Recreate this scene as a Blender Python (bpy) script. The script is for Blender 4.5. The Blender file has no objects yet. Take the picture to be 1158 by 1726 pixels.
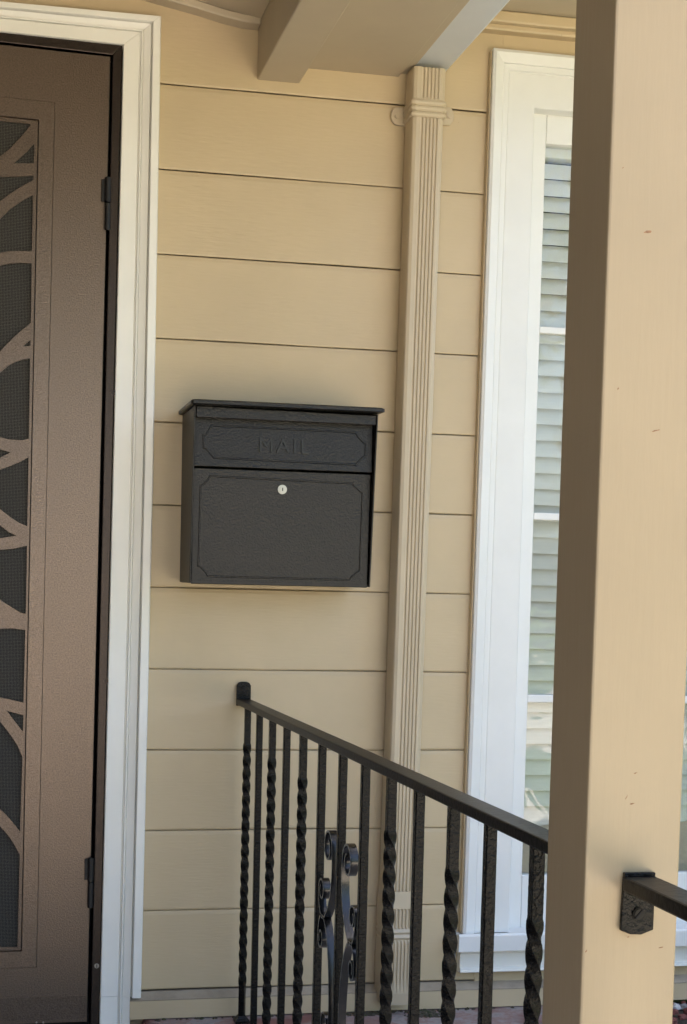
import bpy, bmesh, math, random
from mathutils import Vector, Matrix
random.seed(7)
scene = bpy.context.scene
COL = scene.collection
R = math.radians

# ------------------------------------------------------------------ camera
F, CX, CY = 2550.048, 496.875, 1166.576          # focal length and principal point in photo pixels (1158 x 1726)
CAM = Vector((0.0, -3.23836, 0.93521))
YAW, PITCH, ROLL = 0.2030685, -0.0674836, 0.0222570
cyw, syw, cp, sp, cr, sr = math.cos(YAW), math.sin(YAW), math.cos(PITCH), math.sin(PITCH), math.cos(ROLL), math.sin(ROLL)
fwd = Vector((syw * cp, cyw * cp, sp)); rt0 = Vector((cyw, -syw, 0)); up0 = rt0.cross(fwd)
rgt = cr * rt0 + sr * up0; upv = -sr * rt0 + cr * up0
cam = bpy.data.cameras.new('camera'); camo = bpy.data.objects.new('camera', cam); COL.objects.link(camo)
camo.matrix_world = Matrix(((rgt.x, upv.x, -fwd.x, CAM.x), (rgt.y, upv.y, -fwd.y, CAM.y), (rgt.z, upv.z, -fwd.z, CAM.z), (0, 0, 0, 1)))
cam.sensor_fit = 'VERTICAL'; cam.sensor_height = 24.0; cam.lens = F / 1726 * 24.0
cam.shift_x = (579 - CX) / 1726; cam.shift_y = (CY - 863) / 1726
cam.clip_start = 0.05; cam.clip_end = 500
scene.camera = camo
scene.render.resolution_x = 687; scene.render.resolution_y = 1024

def at(u, v, axis, val):
    """photo pixel -> the point where its ray meets the plane axis = val"""
    d = fwd + rgt * ((u - CX) / F) - upv * ((v - CY) / F)
    return CAM + d * ((val - CAM[axis]) / d[axis])

# ------------------------------------------------------------------ light
SUN_EL, SUN_AZ = R(67), R(-20)                    # the sun stands behind the house: the porch front is in shade
world = bpy.data.worlds.new('World'); scene.world = world; world.use_nodes = True
wn = world.node_tree.nodes; wn.clear()
sky = wn.new('ShaderNodeTexSky'); sky.sky_type = 'NISHITA'; sky.sun_disc = False
sky.sun_elevation = SUN_EL; sky.sun_rotation = SUN_AZ; sky.air_density = 0.8; sky.dust_density = 5.0; sky.ozone_density = 0.3
bg = wn.new('ShaderNodeBackground'); bg.inputs[1].default_value = 0.125
wo = wn.new('ShaderNodeOutputWorld')
world.node_tree.links.new(sky.outputs[0], bg.inputs[0]); world.node_tree.links.new(bg.outputs[0], wo.inputs[0])
sun = bpy.data.lights.new('sun', 'SUN'); sun.energy = 4.6; sun.angle = R(0.53); sun.color = (1.0, 0.93, 0.82)
suno = bpy.data.objects.new('sun', sun); COL.objects.link(suno)
sdir = Vector((math.sin(SUN_AZ) * math.cos(SUN_EL), math.cos(SUN_AZ) * math.cos(SUN_EL), math.sin(SUN_EL)))
suno.rotation_euler = sdir.to_track_quat('Z', 'Y').to_euler()
scene.view_settings.view_transform = 'Standard'; scene.view_settings.look = 'None'
scene.view_settings.exposure = 3.04; scene.view_settings.gamma = 1.0
scene.view_settings.use_curve_mapping = False

# ------------------------------------------------------------------ materials
MATS = {}
def mat(name, col, rough=0.5, metal=0.0, var=0.0, vscale=6.0, vcol=None, bump=0.0, bscale=60.0, bstretch=(1, 1, 1), spec=0.5, coat=0.0, kind='noise', bdist=0.002, spots=None, detail=4.0):
    m = bpy.data.materials.new(name); m.use_nodes = True
    nt = m.node_tree; n = nt.nodes; L = nt.links
    b = n['Principled BSDF']
    b.inputs['Roughness'].default_value = rough; b.inputs['Metallic'].default_value = metal
    b.inputs['Specular IOR Level'].default_value = spec
    b.inputs['Coat Weight'].default_value = coat; b.inputs['Coat Roughness'].default_value = 0.12
    tc = n.new('ShaderNodeNewGeometry')
    out = None
    if var > 0:
        t = n.new('ShaderNodeTexNoise'); t.inputs['Scale'].default_value = vscale; t.inputs['Detail'].default_value = 5
        t.inputs['Roughness'].default_value = 0.62
        L.new(tc.outputs['Position'], t.inputs['Vector'])
        r = n.new('ShaderNodeValToRGB'); r.color_ramp.elements[0].position = 0.32; r.color_ramp.elements[1].position = 0.68
        vc = vcol or tuple(c * (1 - var) for c in col)
        r.color_ramp.elements[0].color = (*vc, 1); r.color_ramp.elements[1].color = (*col, 1)
        L.new(t.outputs['Fac'], r.inputs[0]); out = r.outputs[0]
    if spots:                                     # small dirt specks and chips: (scale, threshold, colour)
        sc, th, sc_col = spots
        v = n.new('ShaderNodeTexNoise'); v.inputs['Scale'].default_value = sc; v.inputs['Detail'].default_value = 3
        L.new(tc.outputs['Position'], v.inputs['Vector'])
        r2 = n.new('ShaderNodeValToRGB'); r2.color_ramp.elements[0].position = th; r2.color_ramp.elements[1].position = th + 0.03
        r2.color_ramp.elements[0].color = (0, 0, 0, 1); r2.color_ramp.elements[1].color = (1, 1, 1, 1)
        L.new(v.outputs['Fac'], r2.inputs[0])
        mx = n.new('ShaderNodeMix'); mx.data_type = 'RGBA'
        L.new(r2.outputs[0], mx.inputs[0])
        if out: L.new(out, mx.inputs[6])
        else: mx.inputs[6].default_value = (*col, 1)
        mx.inputs[7].default_value = (*sc_col, 1); out = mx.outputs[2]
    if out: L.new(out, b.inputs['Base Color'])
    else: b.inputs['Base Color'].default_value = (*col, 1)
    if bump > 0:
        mp = n.new('ShaderNodeMapping'); mp.inputs['Scale'].default_value = bstretch
        L.new(tc.outputs['Position'], mp.inputs['Vector'])
        if kind == 'voronoi':
            t = n.new('ShaderNodeTexVoronoi'); t.feature = 'SMOOTH_F1'; t.inputs['Scale'].default_value = bscale; o = t.outputs['Distance']
        else:
            t = n.new('ShaderNodeTexNoise'); t.inputs['Scale'].default_value = bscale; t.inputs['Detail'].default_value = detail; o = t.outputs['Fac']
        L.new(mp.outputs[0], t.inputs['Vector'])
        bp = n.new('ShaderNodeBump'); bp.inputs['Strength'].default_value = bump; bp.inputs['Distance'].default_value = bdist
        L.new(o, bp.inputs['Height']); L.new(bp.outputs[0], b.inputs['Normal'])
    MATS[name] = m
    return m

TAN = (0.525, 0.415, 0.255)
mat('tan_paint', TAN, 0.42, var=0.10, vscale=3.2, bump=0.35, bscale=26, bstretch=(1.2, 3, 9), bdist=0.0012, spots=(190, 0.80, (0.24, 0.15, 0.08)))
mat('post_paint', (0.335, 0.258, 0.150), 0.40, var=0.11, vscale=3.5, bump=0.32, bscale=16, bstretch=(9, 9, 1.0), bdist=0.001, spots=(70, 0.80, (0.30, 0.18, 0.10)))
mat('downspout_paint', (0.50, 0.415, 0.285), 0.35, var=0.06, vscale=9, bump=0.15, bscale=45, bdist=0.001)
mat('soffit_paint', (0.50, 0.425, 0.30), 0.6, var=0.10, vscale=4, bump=0.2, bscale=60, bdist=0.001)
mat('sill_grey', (0.42, 0.35, 0.255), 0.7, var=0.35, vscale=14, bump=0.3, bscale=90, bdist=0.001)
mat('white_paint', (0.83, 0.82, 0.75), 0.38, var=0.05, vscale=7, bump=0.15, bscale=24, bstretch=(6, 6, 1), bdist=0.0008)
mat('window_white', (0.74, 0.745, 0.715), 0.36, var=0.05, vscale=8, bump=0.15, bscale=30, bdist=0.0008, spots=(120, 0.83, (0.25, 0.2, 0.15)))
mat('gutter_paint', (0.60, 0.64, 0.66), 0.35, var=0.06, vscale=8)
mat('blind_white', (0.84, 0.835, 0.80), 0.45, var=0.05, vscale=12)
mat('door_bronze', (0.19, 0.147, 0.118), 0.34, metal=1.0, var=0.38, vscale=330, bump=0.6, bscale=330, bdist=0.0012, detail=2)
mat('door_frame_bronze', (0.06, 0.048, 0.042), 0.34, metal=1.0, var=0.25, vscale=300, bump=0.6, bscale=260, bdist=0.0012, detail=2)
mat('panel_bronze', (0.165, 0.128, 0.104), 0.36, metal=1.0, var=0.38, vscale=330, bump=0.6, bscale=330, bdist=0.0012, detail=2)
mat('hinge_black', (0.012, 0.011, 0.011), 0.45, metal=0.3)
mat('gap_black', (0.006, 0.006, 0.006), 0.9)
mat('mailbox_bronze', (0.015, 0.0135, 0.012), 0.33, metal=0.3, spec=0.42, var=0.5, vscale=260, bump=0.85, bscale=250, bdist=0.0015, detail=2)
mat('mailbox_letter', (0.026, 0.023, 0.019), 0.30, metal=0.3, spec=0.45)
mat('mailbox_side', (0.018, 0.016, 0.014), 0.45, metal=0.3, bump=0.25, bscale=260, bdist=0.001)
mat('iron_hammered', (0.005, 0.0047, 0.0044), 0.25, metal=0.0, spec=0.15, var=0.5, vscale=260, bump=0.75, bscale=240, bdist=0.0022, detail=3)
mat('iron_gloss', (0.004, 0.004, 0.0045), 0.20, metal=0.0, spec=0.5, bump=0.12, bscale=120, bdist=0.0015)
mat('iron_rail', (0.005, 0.0048, 0.0046), 0.36, spec=0.15, var=0.3, vscale=90, bump=0.3, bscale=160, bdist=0.0015)
mat('steel', (0.42, 0.40, 0.36), 0.28, metal=0.9)
mat('dirt', (0.10, 0.085, 0.06), 0.95, var=0.6, vscale=60, bump=0.8, bscale=90, bdist=0.006)
mat('concrete', (0.42, 0.375, 0.31), 0.85, var=0.25, vscale=12, bump=0.4, bscale=70)
mat('pale_concrete', (0.60, 0.54, 0.46), 0.8, var=0.2, vscale=12, bump=0.4, bscale=70)  # unseen floor areas, made pale to bounce light onto the lower wall
mat('grass', (0.085, 0.12, 0.035), 0.9, var=0.45, vscale=3, bump=0.8, bscale=40, bdist=0.02)
mat('roof_shingle', (0.10, 0.09, 0.08), 0.9, var=0.3, vscale=9)
mat('bark', (0.12, 0.085, 0.06), 0.9, var=0.4, vscale=12, bump=0.8, bscale=20, bdist=0.01)
mat('cloth', (0.85, 0.80, 0.68), 0.8, var=0.25, vscale=18)
mat('blocker_brown', (0.09, 0.065, 0.058), 0.7, var=0.3, vscale=8)  # for the added left wall: dark brown to dim and tint left-facing sides
mat('dark_room', (0.05, 0.045, 0.04), 0.9)

def floor_mat():
    m = bpy.data.materials.new('red_floor'); m.use_nodes = True; nt = m.node_tree; n = nt.nodes; L = nt.links
    b = n['Principled BSDF']; b.inputs['Roughness'].default_value = 0.75
    g = n.new('ShaderNodeNewGeometry')
    a = n.new('ShaderNodeTexNoise'); a.inputs['Scale'].default_value = 16; a.inputs['Detail'].default_value = 8; a.inputs['Roughness'].default_value = 0.7
    c = n.new('ShaderNodeTexNoise'); c.inputs['Scale'].default_value = 5; c.inputs['Detail'].default_value = 3
    for t in (a, c): L.new(g.outputs['Position'], t.inputs['Vector'])
    r = n.new('ShaderNodeValToRGB'); e = r.color_ramp.elements
    e[0].position = 0.30; e[0].color = (0.17, 0.16, 0.15, 1); e[1].position = 0.70; e[1].color = (0.36, 0.33, 0.31, 1)
    k = e.new(0.46); k.color = (0.30, 0.27, 0.26, 1); k = e.new(0.54); k.color = (0.25, 0.16, 0.145, 1)
    L.new(a.outputs['Fac'], r.inputs[0])
    r2 = n.new('ShaderNodeValToRGB'); r2.color_ramp.elements[0].position = 0.54; r2.color_ramp.elements[1].position = 0.64
    L.new(c.outputs['Fac'], r2.inputs[0])
    mx = n.new('ShaderNodeMix'); mx.data_type = 'RGBA'; L.new(r2.outputs[0], mx.inputs[0]); L.new(r.outputs[0], mx.inputs[6]); mx.inputs[7].default_value = (0.19, 0.085, 0.072, 1)
    L.new(mx.outputs[2], b.inputs['Base Color'])
    bp = n.new('ShaderNodeBump'); bp.inputs['Strength'].default_value = 0.6; bp.inputs['Distance'].default_value = 0.004
    L.new(a.outputs['Fac'], bp.inputs['Height']); L.new(bp.outputs[0], b.inputs['Normal'])
    MATS['red_floor'] = m
floor_mat()

def screen_mat():                                # perforated sheet: too fine to build hole by hole
    m = bpy.data.materials.new('perforated_screen'); m.use_nodes = True; nt = m.node_tree; n = nt.nodes; L = nt.links
    b = n['Principled BSDF']; b.inputs['Roughness'].default_value = 0.6; b.inputs['Specular IOR Level'].default_value = 0.2
    g = n.new('ShaderNodeNewGeometry'); mp = n.new('ShaderNodeMapping'); mp.inputs['Scale'].default_value = (1, 0, 1)
    L.new(g.outputs['Position'], mp.inputs['Vector'])
    v = n.new('ShaderNodeTexVoronoi'); v.inputs['Scale'].default_value = 330; v.inputs['Randomness'].default_value = 0.12; v.distance = 'EUCLIDEAN'
    L.new(mp.outputs[0], v.inputs['Vector'])
    r = n.new('ShaderNodeValToRGB'); e = r.color_ramp.elements; e[0].position = 0.36; e[0].color = (0.004, 0.004, 0.004, 1); e[1].position = 0.50; e[1].color = (0.085, 0.078, 0.066, 1)
    L.new(v.outputs['Distance'], r.inputs[0]); L.new(r.outputs[0], b.inputs['Base Color'])
    MATS['perforated_screen'] = m
screen_mat()

def glass_mat():                                 # old wavy pane
    m = bpy.data.materials.new('old_glass'); m.use_nodes = True; nt = m.node_tree; n = nt.nodes; L = nt.links
    n.remove(n['Principled BSDF']); out = n['Material Output']
    tr = n.new('ShaderNodeBsdfTransparent'); tr.inputs[0].default_value = (0.93, 0.95, 0.94, 1)
    gl = n.new('ShaderNodeBsdfGlossy'); gl.inputs['Roughness'].default_value = 0.015
    g = n.new('ShaderNodeNewGeometry')
    t = n.new('ShaderNodeTexNoise'); t.inputs['Scale'].default_value = 9; t.inputs['Detail'].default_value = 2.0; t.inputs['Distortion'].default_value = 1.2
    L.new(g.outputs['Position'], t.inputs['Vector'])
    bp = n.new('ShaderNodeBump'); bp.inputs['Strength'].default_value = 0.16; bp.inputs['Distance'].default_value = 0.006
    L.new(t.outputs['Fac'], bp.inputs['Height']); L.new(bp.outputs[0], gl.inputs['Normal'])
    fr = n.new('ShaderNodeFresnel'); fr.inputs['IOR'].default_value = 1.5; L.new(bp.outputs[0], fr.inputs['Normal'])
    mx = n.new('ShaderNodeMixShader'); L.new(fr.outputs[0], mx.inputs[0]); L.new(tr.outputs[0], mx.inputs[1]); L.new(gl.outputs[0], mx.inputs[2])
    L.new(mx.outputs[0], out.inputs[0]); MATS['old_glass'] = m
glass_mat()

def leaf_mat(name, col):
    m = bpy.data.materials.new(name); m.use_nodes = True; nt = m.node_tree; n = nt.nodes; L = nt.links
    b = n['Principled BSDF']; b.inputs['Roughness'].default_value = 0.5; b.inputs['Base Color'].default_value = (*col, 1)
    tl = n.new('ShaderNodeBsdfTranslucent'); tl.inputs[0].default_value = (col[0] * 1.6, col[1] * 1.6, col[2], 1)
    mx = n.new('ShaderNodeMixShader'); mx.inputs[0].default_value = 0.35
    L.new(b.outputs[0], mx.inputs[1]); L.new(tl.outputs[0], mx.inputs[2]); L.new(mx.outputs[0], n['Material Output'].inputs[0]); MATS[name] = m
leaf_mat('leaf_light', (0.10, 0.15, 0.03)); leaf_mat('leaf_dark', (0.05, 0.085, 0.02))

# ------------------------------------------------------------------ helpers
def obj(name, me, material=None, parent=None, smooth=False):
    if isinstance(me, bmesh.types.BMesh):
        bm = me; me = bpy.data.meshes.new(name); bmesh.ops.recalc_face_normals(bm, faces=bm.faces[:]); bm.to_mesh(me); bm.free()
    if material: me.materials.clear(); me.materials.append(MATS[material])
    if smooth:
        for p in me.polygons: p.use_smooth = True
    o = bpy.data.objects.new(name, me); COL.objects.link(o)
    if parent: o.parent = parent
    return o
def thing(name, label, cat, group=None, loc=(0, 0, 0)):
    o = bpy.data.objects.new(name, None); COL.objects.link(o); o.empty_display_size = 0.1
    o['label'] = label; o['category'] = cat
    if group: o['group'] = group
    return o
def tag(o, label, cat, group=None):
    o['label'] = label; o['category'] = cat
    if group: o['group'] = group
    return o
def struct(o): o['kind'] = 'structure'; return o
def box_bm(x0, x1, y0, y1, z0, z1, bev=0.0, seg=2, bm=None):
    b = bmesh.new()
    v = [b.verts.new((x, y, z)) for x in (x0, x1) for y in (y0, y1) for z in (z0, z1)]
    for f in ((0, 1, 3, 2), (4, 6, 7, 5), (0, 4, 5, 1), (2, 3, 7, 6), (0, 2, 6, 4), (1, 5, 7, 3)): b.faces.new([v[i] for i in f])
    bmesh.ops.recalc_face_normals(b, faces=b.faces[:])
    if bev: bmesh.ops.bevel(b, geom=b.edges[:], offset=bev, segments=seg, affect='EDGES', profile=0.5)
    if bm is None: return b
    me = bpy.data.meshes.new('tmp'); b.to_mesh(me); b.free(); bm.from_mesh(me); bpy.data.meshes.remove(me); return bm
def prism_bm(pts0, pts1, bev=0.0, seg=2):
    """closed outline pts0 joined to matching outline pts1"""
    b = bmesh.new(); a = [b.verts.new(p) for p in pts0]; c = [b.verts.new(p) for p in pts1]; n = len(a)
    b.faces.new(a); b.faces.new(c[::-1])
    for i in range(n): b.faces.new((a[i], c[i], c[(i + 1) % n], a[(i + 1) % n]))
    bmesh.ops.recalc_face_normals(b, faces=b.faces[:])
    if bev: bmesh.ops.bevel(b, geom=b.edges[:], offset=bev, segments=seg, affect='EDGES', profile=0.5)
    return b
def slab_px(px, yf, yb, bev=0.0, seg=2):
    """outline given by photo pixels on the upright plane y = yf, carried straight back to y = yb"""
    f = [at(u, v, 1, yf) for u, v in px]
    return prism_bm(f, [Vector((p.x, yb, p.z)) for p in f], bev, seg)
def loft_bm(sections, closed_ring=False, cap=True):
    """sections: lists of matching points; skin them one to the next"""
    b = bmesh.new(); rows = [[b.verts.new(p) for p in s] for s in sections]; n = len(rows[0])
    for r0, r1 in zip(rows, rows[1:]):
        for i in range(n if closed_ring else n - 1):
            j = (i + 1) % n; b.faces.new((r0[i], r0[j], r1[j], r1[i]))
    if closed_ring and cap: b.faces.new(rows[0][::-1]); b.faces.new(rows[-1])
    bmesh.ops.recalc_face_normals(b, faces=b.faces[:])
    return b
def cyl_bm(c, axis, r, h, n=20, r2=None, bev=0.0):
    b = bmesh.new(); bmesh.ops.create_cone(b, cap_ends=True, segments=n, radius1=r, radius2=r if r2 is None else r2, depth=h)
    if bev: bmesh.ops.bevel(b, geom=[e for e in b.edges if len(e.link_faces) == 2 and any(len(f.verts) > 4 for f in e.link_faces)], offset=bev, segments=2, affect='EDGES')
    q = Vector((0, 0, 1)).rotation_difference(Vector(axis)); bmesh.ops.transform(b, matrix=Matrix.Translation(c) @ q.to_matrix().to_4x4(), verts=b.verts[:])
    return b
def add(bm, other):
    me = bpy.data.meshes.new('tmp'); other.to_mesh(me); other.free(); bm.from_mesh(me); bpy.data.meshes.remove(me); return bm
def curve_mesh(splines, depth, plane_fn):
    """2D outlines (first the rim, then the holes) filled and given a thickness; plane_fn(a, b, d) -> point"""
    cu = bpy.data.curves.new('tmp', 'CURVE'); cu.dimensions = '2D'; cu.fill_mode = 'BOTH'; cu.extrude = depth / 2
    for s in splines:
        sp_ = cu.splines.new('POLY'); sp_.points.add(len(s) - 1); sp_.use_cyclic_u = True
        for p, q in zip(sp_.points, s): p.co = (q[0], q[1], 0, 1)
    o = bpy.data.objects.new('tmp', cu); COL.objects.link(o)
    dg = bpy.context.evaluated_depsgraph_get(); dg.update()
    me = bpy.data.meshes.new_from_object(o.evaluated_get(dg)); bpy.data.objects.remove(o); bpy.data.curves.remove(cu)
    for v in me.vertices: v.co = plane_fn(v.co.x, v.co.y, v.co.z)
    b = bmesh.new(); b.from_mesh(me); bmesh.ops.remove_doubles(b, verts=b.verts[:], dist=1e-6); bpy.data.meshes.remove(me)
    return b

DZ = 0.175
def zl(k): return 0.235 + (10 - k) * DZ          # height of siding joint k

# ------------------------------------------------------------------ ground, porch floor, yard
g = obj('yard_lawn', box_bm(-60, 60, -60, 40, -0.62, -0.50), 'grass'); struct(g)
o = obj('front_path', box_bm(-4.0, 3.6, -10.45, -2.80, -0.52, -0.47, 0.01), 'concrete'); struct(o)
o = obj('street', box_bm(-40, 40, -18.5, -10.5, -0.53, -0.48), 'concrete'); struct(o)
XF = at(240, 1716, 1, -0.02).x
bm = bmesh.new()
# porch slab: rounded worn left end in front of the wall
def slab_outline(inset, z):
    pts = [(XF + 0.012 + inset, 0.02), (XF + inset, -0.004), (XF + 0.001 + inset, -0.03 - inset), (XF + 0.02 + inset, -0.06)]
    pts += [(XF + 0.02 + inset, -0.30 + inset), (1.23 - inset, -0.30 + inset), (1.3 - inset, 0.02)]
    return [Vector((x, y, z)) for x, y in pts]
b = loft_bm([slab_outline(0, -0.55), slab_outline(0, -0.012), slab_outline(0.004, -0.004), slab_outline(0.013, 0.0)], closed_ring=True)
fl = obj('porch_floor', b, 'red_floor'); struct(fl)
o = obj('porch_slab', box_bm(XF + 0.032, 1.22, -2.75, -0.302, -0.55, -0.002, 0.004), 'pale_concrete'); struct(o)
o = obj('entry_floor', box_bm(-1.18, XF + 0.03, -2.75, 0.10, -0.55, -0.035, 0.006), 'pale_concrete'); struct(o)
o = obj('planting_soil', box_bm(1.12, 6, -2.7, 0.02, -0.56, -0.016), 'dirt'); struct(o)

# ------------------------------------------------------------------ house
house = thing('house', 'tan painted house front with wide horizontal siding boards', 'house')
XC_L = at(255, 900, 1, 0).x - 0.03               # under the door casing
XC_R = at(800, 900, 1, 0).x + 0.03               # under the window casing
WINX1 = 2.12
def siding(x0, x1, k, z1=None, zb=None, flat=False):
    z0 = zl(k + 1) + 0.0004 if zb is None else zb
    z1 = (zl(k) - 0.0006) if z1 is None else z1
    prof = [(0.030, z0 + 0.004), (0.004, z0 + 0.004), (0.000, z0 + 0.0005), (-0.0018, z0), (-0.0030, z0 + 0.0010), (-0.0036, z0 + 0.004), (-0.0030, z1 - 0.010), (-0.0018, z1 - 0.0018), (0.0015, z1), (0.030, z1)]
    if flat: prof = [(y if y > -0.002 else -0.0055, z) if z > z0 + 0.004 else (y, z) for y, z in prof]
    n = 7; secs = []
    for i in range(n):
        x = x0 + (x1 - x0) * i / (n - 1); w = random.uniform(-0.0007, 0.0007); dy = 0.0 if flat else random.uniform(-0.0006, 0.0006)
        secs.append([Vector((x, y + (dy if y < 0.02 else 0), z + (w if z < z0 + 0.01 else 0))) for y, z in prof])
    return loft_bm(secs, closed_ring=True)
ZS = at(600, 124, 1, 0).z                        # soffit height at the wall
for k in range(11):
    obj('siding_board', siding(XC_L, XC_R, k), 'tan_paint', house)
obj('siding_board', siding(XC_L, XC_R, -1, z1=2.26, zb=zl(0) + 0.0006, flat=True), 'tan_paint', house)     # broad board under the soffit
for k in range(-1, 11):
    obj('siding_board', siding(WINX1, 4.2, k), 'tan_paint', house)
    obj('siding_board', siding(-1.18, -0.80, k), 'tan_paint', house)
obj('sheathing', box_bm(XC_L, XC_R, 0.030, 0.14, -0.5, 2.9), 'tan_paint', house)
obj('sheathing', box_bm(WINX1, 4.2, 0.030, 0.14, -0.5, 2.9), 'tan_paint', house)
obj('sheathing', box_bm(-1.2, -0.80, 0.030, 0.14, -0.5, 2.9), 'tan_paint', house)
obj('head_board', box_bm(XC_R, WINX1, -0.0055, 0.13, 2.05, 2.88), 'tan_paint', house)
obj('head_board', box_bm(-0.80, XC_L, -0.0055, 0.13, 2.09, 2.88), 'tan_paint', house)
obj('siding_board', box_bm(XC_R, WINX1, -0.004, 0.13, 0.03, 0.16), 'tan_paint', house)   # under the window
# skirting (water table): weathered grey sloped top edge, tan face
XW0 = at(219, 1690, 1, -0.03).x
def skirt(x0, x1):
    zt = 0.058
    prof = [(0.02, zt), (-0.004, zt - 0.001), (-0.028, zt - 0.014), (-0.028, 0.004), (0.02, 0.004)]
    n = 9; secs = []
    for i in range(n):
        x = x0 + (x1 - x0) * i / (n - 1); w = random.uniform(-0.0012, 0.0012)
        secs.append([Vector((x, y, z + (w if z > 0.03 else random.uniform(-0.002, 0.002)))) for y, z in prof])
    return secs
s = skirt(XW0, 4.2)
obj('skirting_board', loft_bm([[p for p in q[2:]] + [q[0] - Vector((0, 0, 0.016))] for q in s], closed_ring=True), 'tan_paint', house)
obj('skirting_cap', loft_bm([[q[0], q[1], q[2] + Vector((0, -0.001, 0.001)), q[2] + Vector((0, 0.002, -0.006)), q[0] - Vector((0, 0, 0.012))] for q in s], closed_ring=True), 'sill_grey', house)
# frieze moulding over the window, main eave soffit
for (va, vb, yf) in ((36.5, 50.7, -0.030), (15.7, 36.5, -0.046)):
    z0 = at(900, vb + 0.095 * (900 - 820) - 0.5, 1, yf).z; z1 = at(900, va + 0.1 * (900 - 835), 1, yf).z
    b = box_bm(at(748, 127, 1, 0).x + 0.004, 4.2, yf, 0.006, z0 + 0.0015, z1, 0.004); obj('frieze_moulding', b, 'tan_paint', house)
ZE = at(900, 15.7 + 6.5, 1, -0.046).z + 0.001
obj('eave_soffit', box_bm(0.97, 4.2, -0.62, 0.02, ZE, ZE + 0.02), 'soffit_paint', house)
obj('eave_fascia', box_bm(0.97, 4.2, -0.645, -0.621, ZE - 0.02, ZE + 0.16, 0.003), 'white_paint', house)
# the rest of the house: it keeps the sun off the porch
obj('side_wall', box_bm(4.2, 4.3, 0.0, 6.0, -0.5, 2.6), 'tan_paint', house)
obj('back_wall', box_bm(-6, 4.3, 6.0, 6.1, -0.5, 2.6), 'tan_paint', house)
b = prism_bm([Vector((x, y, z)) for x, y, z in ((-6, -0.62, ZE + 0.17), (-6, 3.1, 4.6), (-6, 6.7, ZE + 0.17))], [Vector((4.6, y, z)) for y, z in ((-0.62, ZE + 0.17), (3.1, 4.6), (6.7, ZE + 0.17))])
obj('roof', b, 'roof_shingle', house)
obj('left_blocker_wall', box_bm(-1.30, -1.18, -4.3, 0.02, -0.5, 2.9), 'blocker_brown', house)   # unseen wall added to keep light off left-facing sides
obj('left_blocker_roof', box_bm(-6.5, -0.9, -4.6, -2.60, 2.91, 3.02), 'roof_shingle', house)  # unseen roof slab added with that wall, shades the left
obj('room_wall', box_bm(1.0, 2.4, 0.55, 0.60, 0.0, 2.4), 'dark_room', house)
obj('room_wall', box_bm(-0.8, 0.3, 0.30, 0.35, -0.1, 2.4), 'dark_room', house)

# ------------------------------------------------------------------ porch roof
pr = thing('porch_roof', 'tan porch roof frame with boxed beam, sloping ceiling and flat soffit', 'porch roof')
bl, br, tl = at(433.1, 134.6, 1, 0), at(504, 143, 1, 0), at(434, 58, 1, 0)
YE = -2.45                                        # outer end of the porch roof
obj('beam', box_bm(bl.x, br.x, YE, -0.002, (bl.z + br.z) / 2, 2.24, 0.003), 'soffit_paint', pr)
gx0, gx1, gz = at(690, 122, 1, 0).x, at(748, 127, 1, 0).x, at(690, 122, 1, 0).z
obj('soffit', box_bm(br.x + 0.001, gx0 - 0.024, YE, 0.0, ZS, ZS + 0.015, 0.002), 'soffit_paint', pr)
obj('fascia', box_bm(gx0 - 0.0235, gx0 - 0.003, YE, 0.0, gz - 0.006, gz + 0.16, 0.002), 'soffit_paint', pr)
c0 = at(225, 0, 1, 0); sl = (tl.z - c0.z) / (tl.x - c0.x)   # ceiling line on the wall rises to the left
def zc(x): return tl.z + 0.006 + sl * (x - tl.x)
xa = -1.17
b = prism_bm([Vector(p) for p in ((xa, -0.001, zc(xa) + 0.012), (bl.x - 0.001, -0.001, zc(bl.x) + 0.012), (bl.x - 0.001, -0.001, zc(bl.x) + 0.03), (xa, -0.001, zc(xa) + 0.03))],
             [Vector(p) for p in ((xa, YE, zc(xa) + 0.012), (bl.x - 0.001, YE, zc(bl.x) + 0.012), (bl.x - 0.001, YE, zc(bl.x) + 0.03), (xa, YE, zc(xa) + 0.03))])
obj('ceiling', b, 'soffit_paint', pr)
# cove strip along wall and ceiling, sagging a little beside the beam
xs = [xa, 0.0, 0.30, 0.42, 0.48, 0.52, bl.x - 0.002]; dzs = [0, 0, 0, 0.0, -0.002, -0.001, 0.004]
b = loft_bm([[Vector((x, y, zc(x) + d + h)) for y, h in ((0.0, -0.004), (-0.040, -0.003), (-0.042, 0.000), (-0.042, 0.0115), (0.0, 0.0115))] for x, d in zip(xs, dzs)], closed_ring=True)
obj('ceiling_moulding', b, 'soffit_paint', pr)
b = prism_bm([Vector(p) for p in ((-2.05, 0.0, 2.86), (gx0 - 0.003, 0.0, 2.27), (gx0 - 0.003, 0.0, 2.31), (-2.05, 0.0, 2.90))], [Vector(p) for p in ((-2.05, YE - 0.12, 2.86), (gx0 - 0.003, YE - 0.12, 2.27), (gx0 - 0.003, YE - 0.12, 2.31), (-2.05, YE - 0.12, 2.90))])
obj('roof_deck', b, 'roof_shingle', pr)
obj('end_board', box_bm(-1.17, gx0 - 0.024, YE - 0.03, YE - 0.002, 2.10, 2.27, 0.003), 'soffit_paint', pr)

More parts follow.
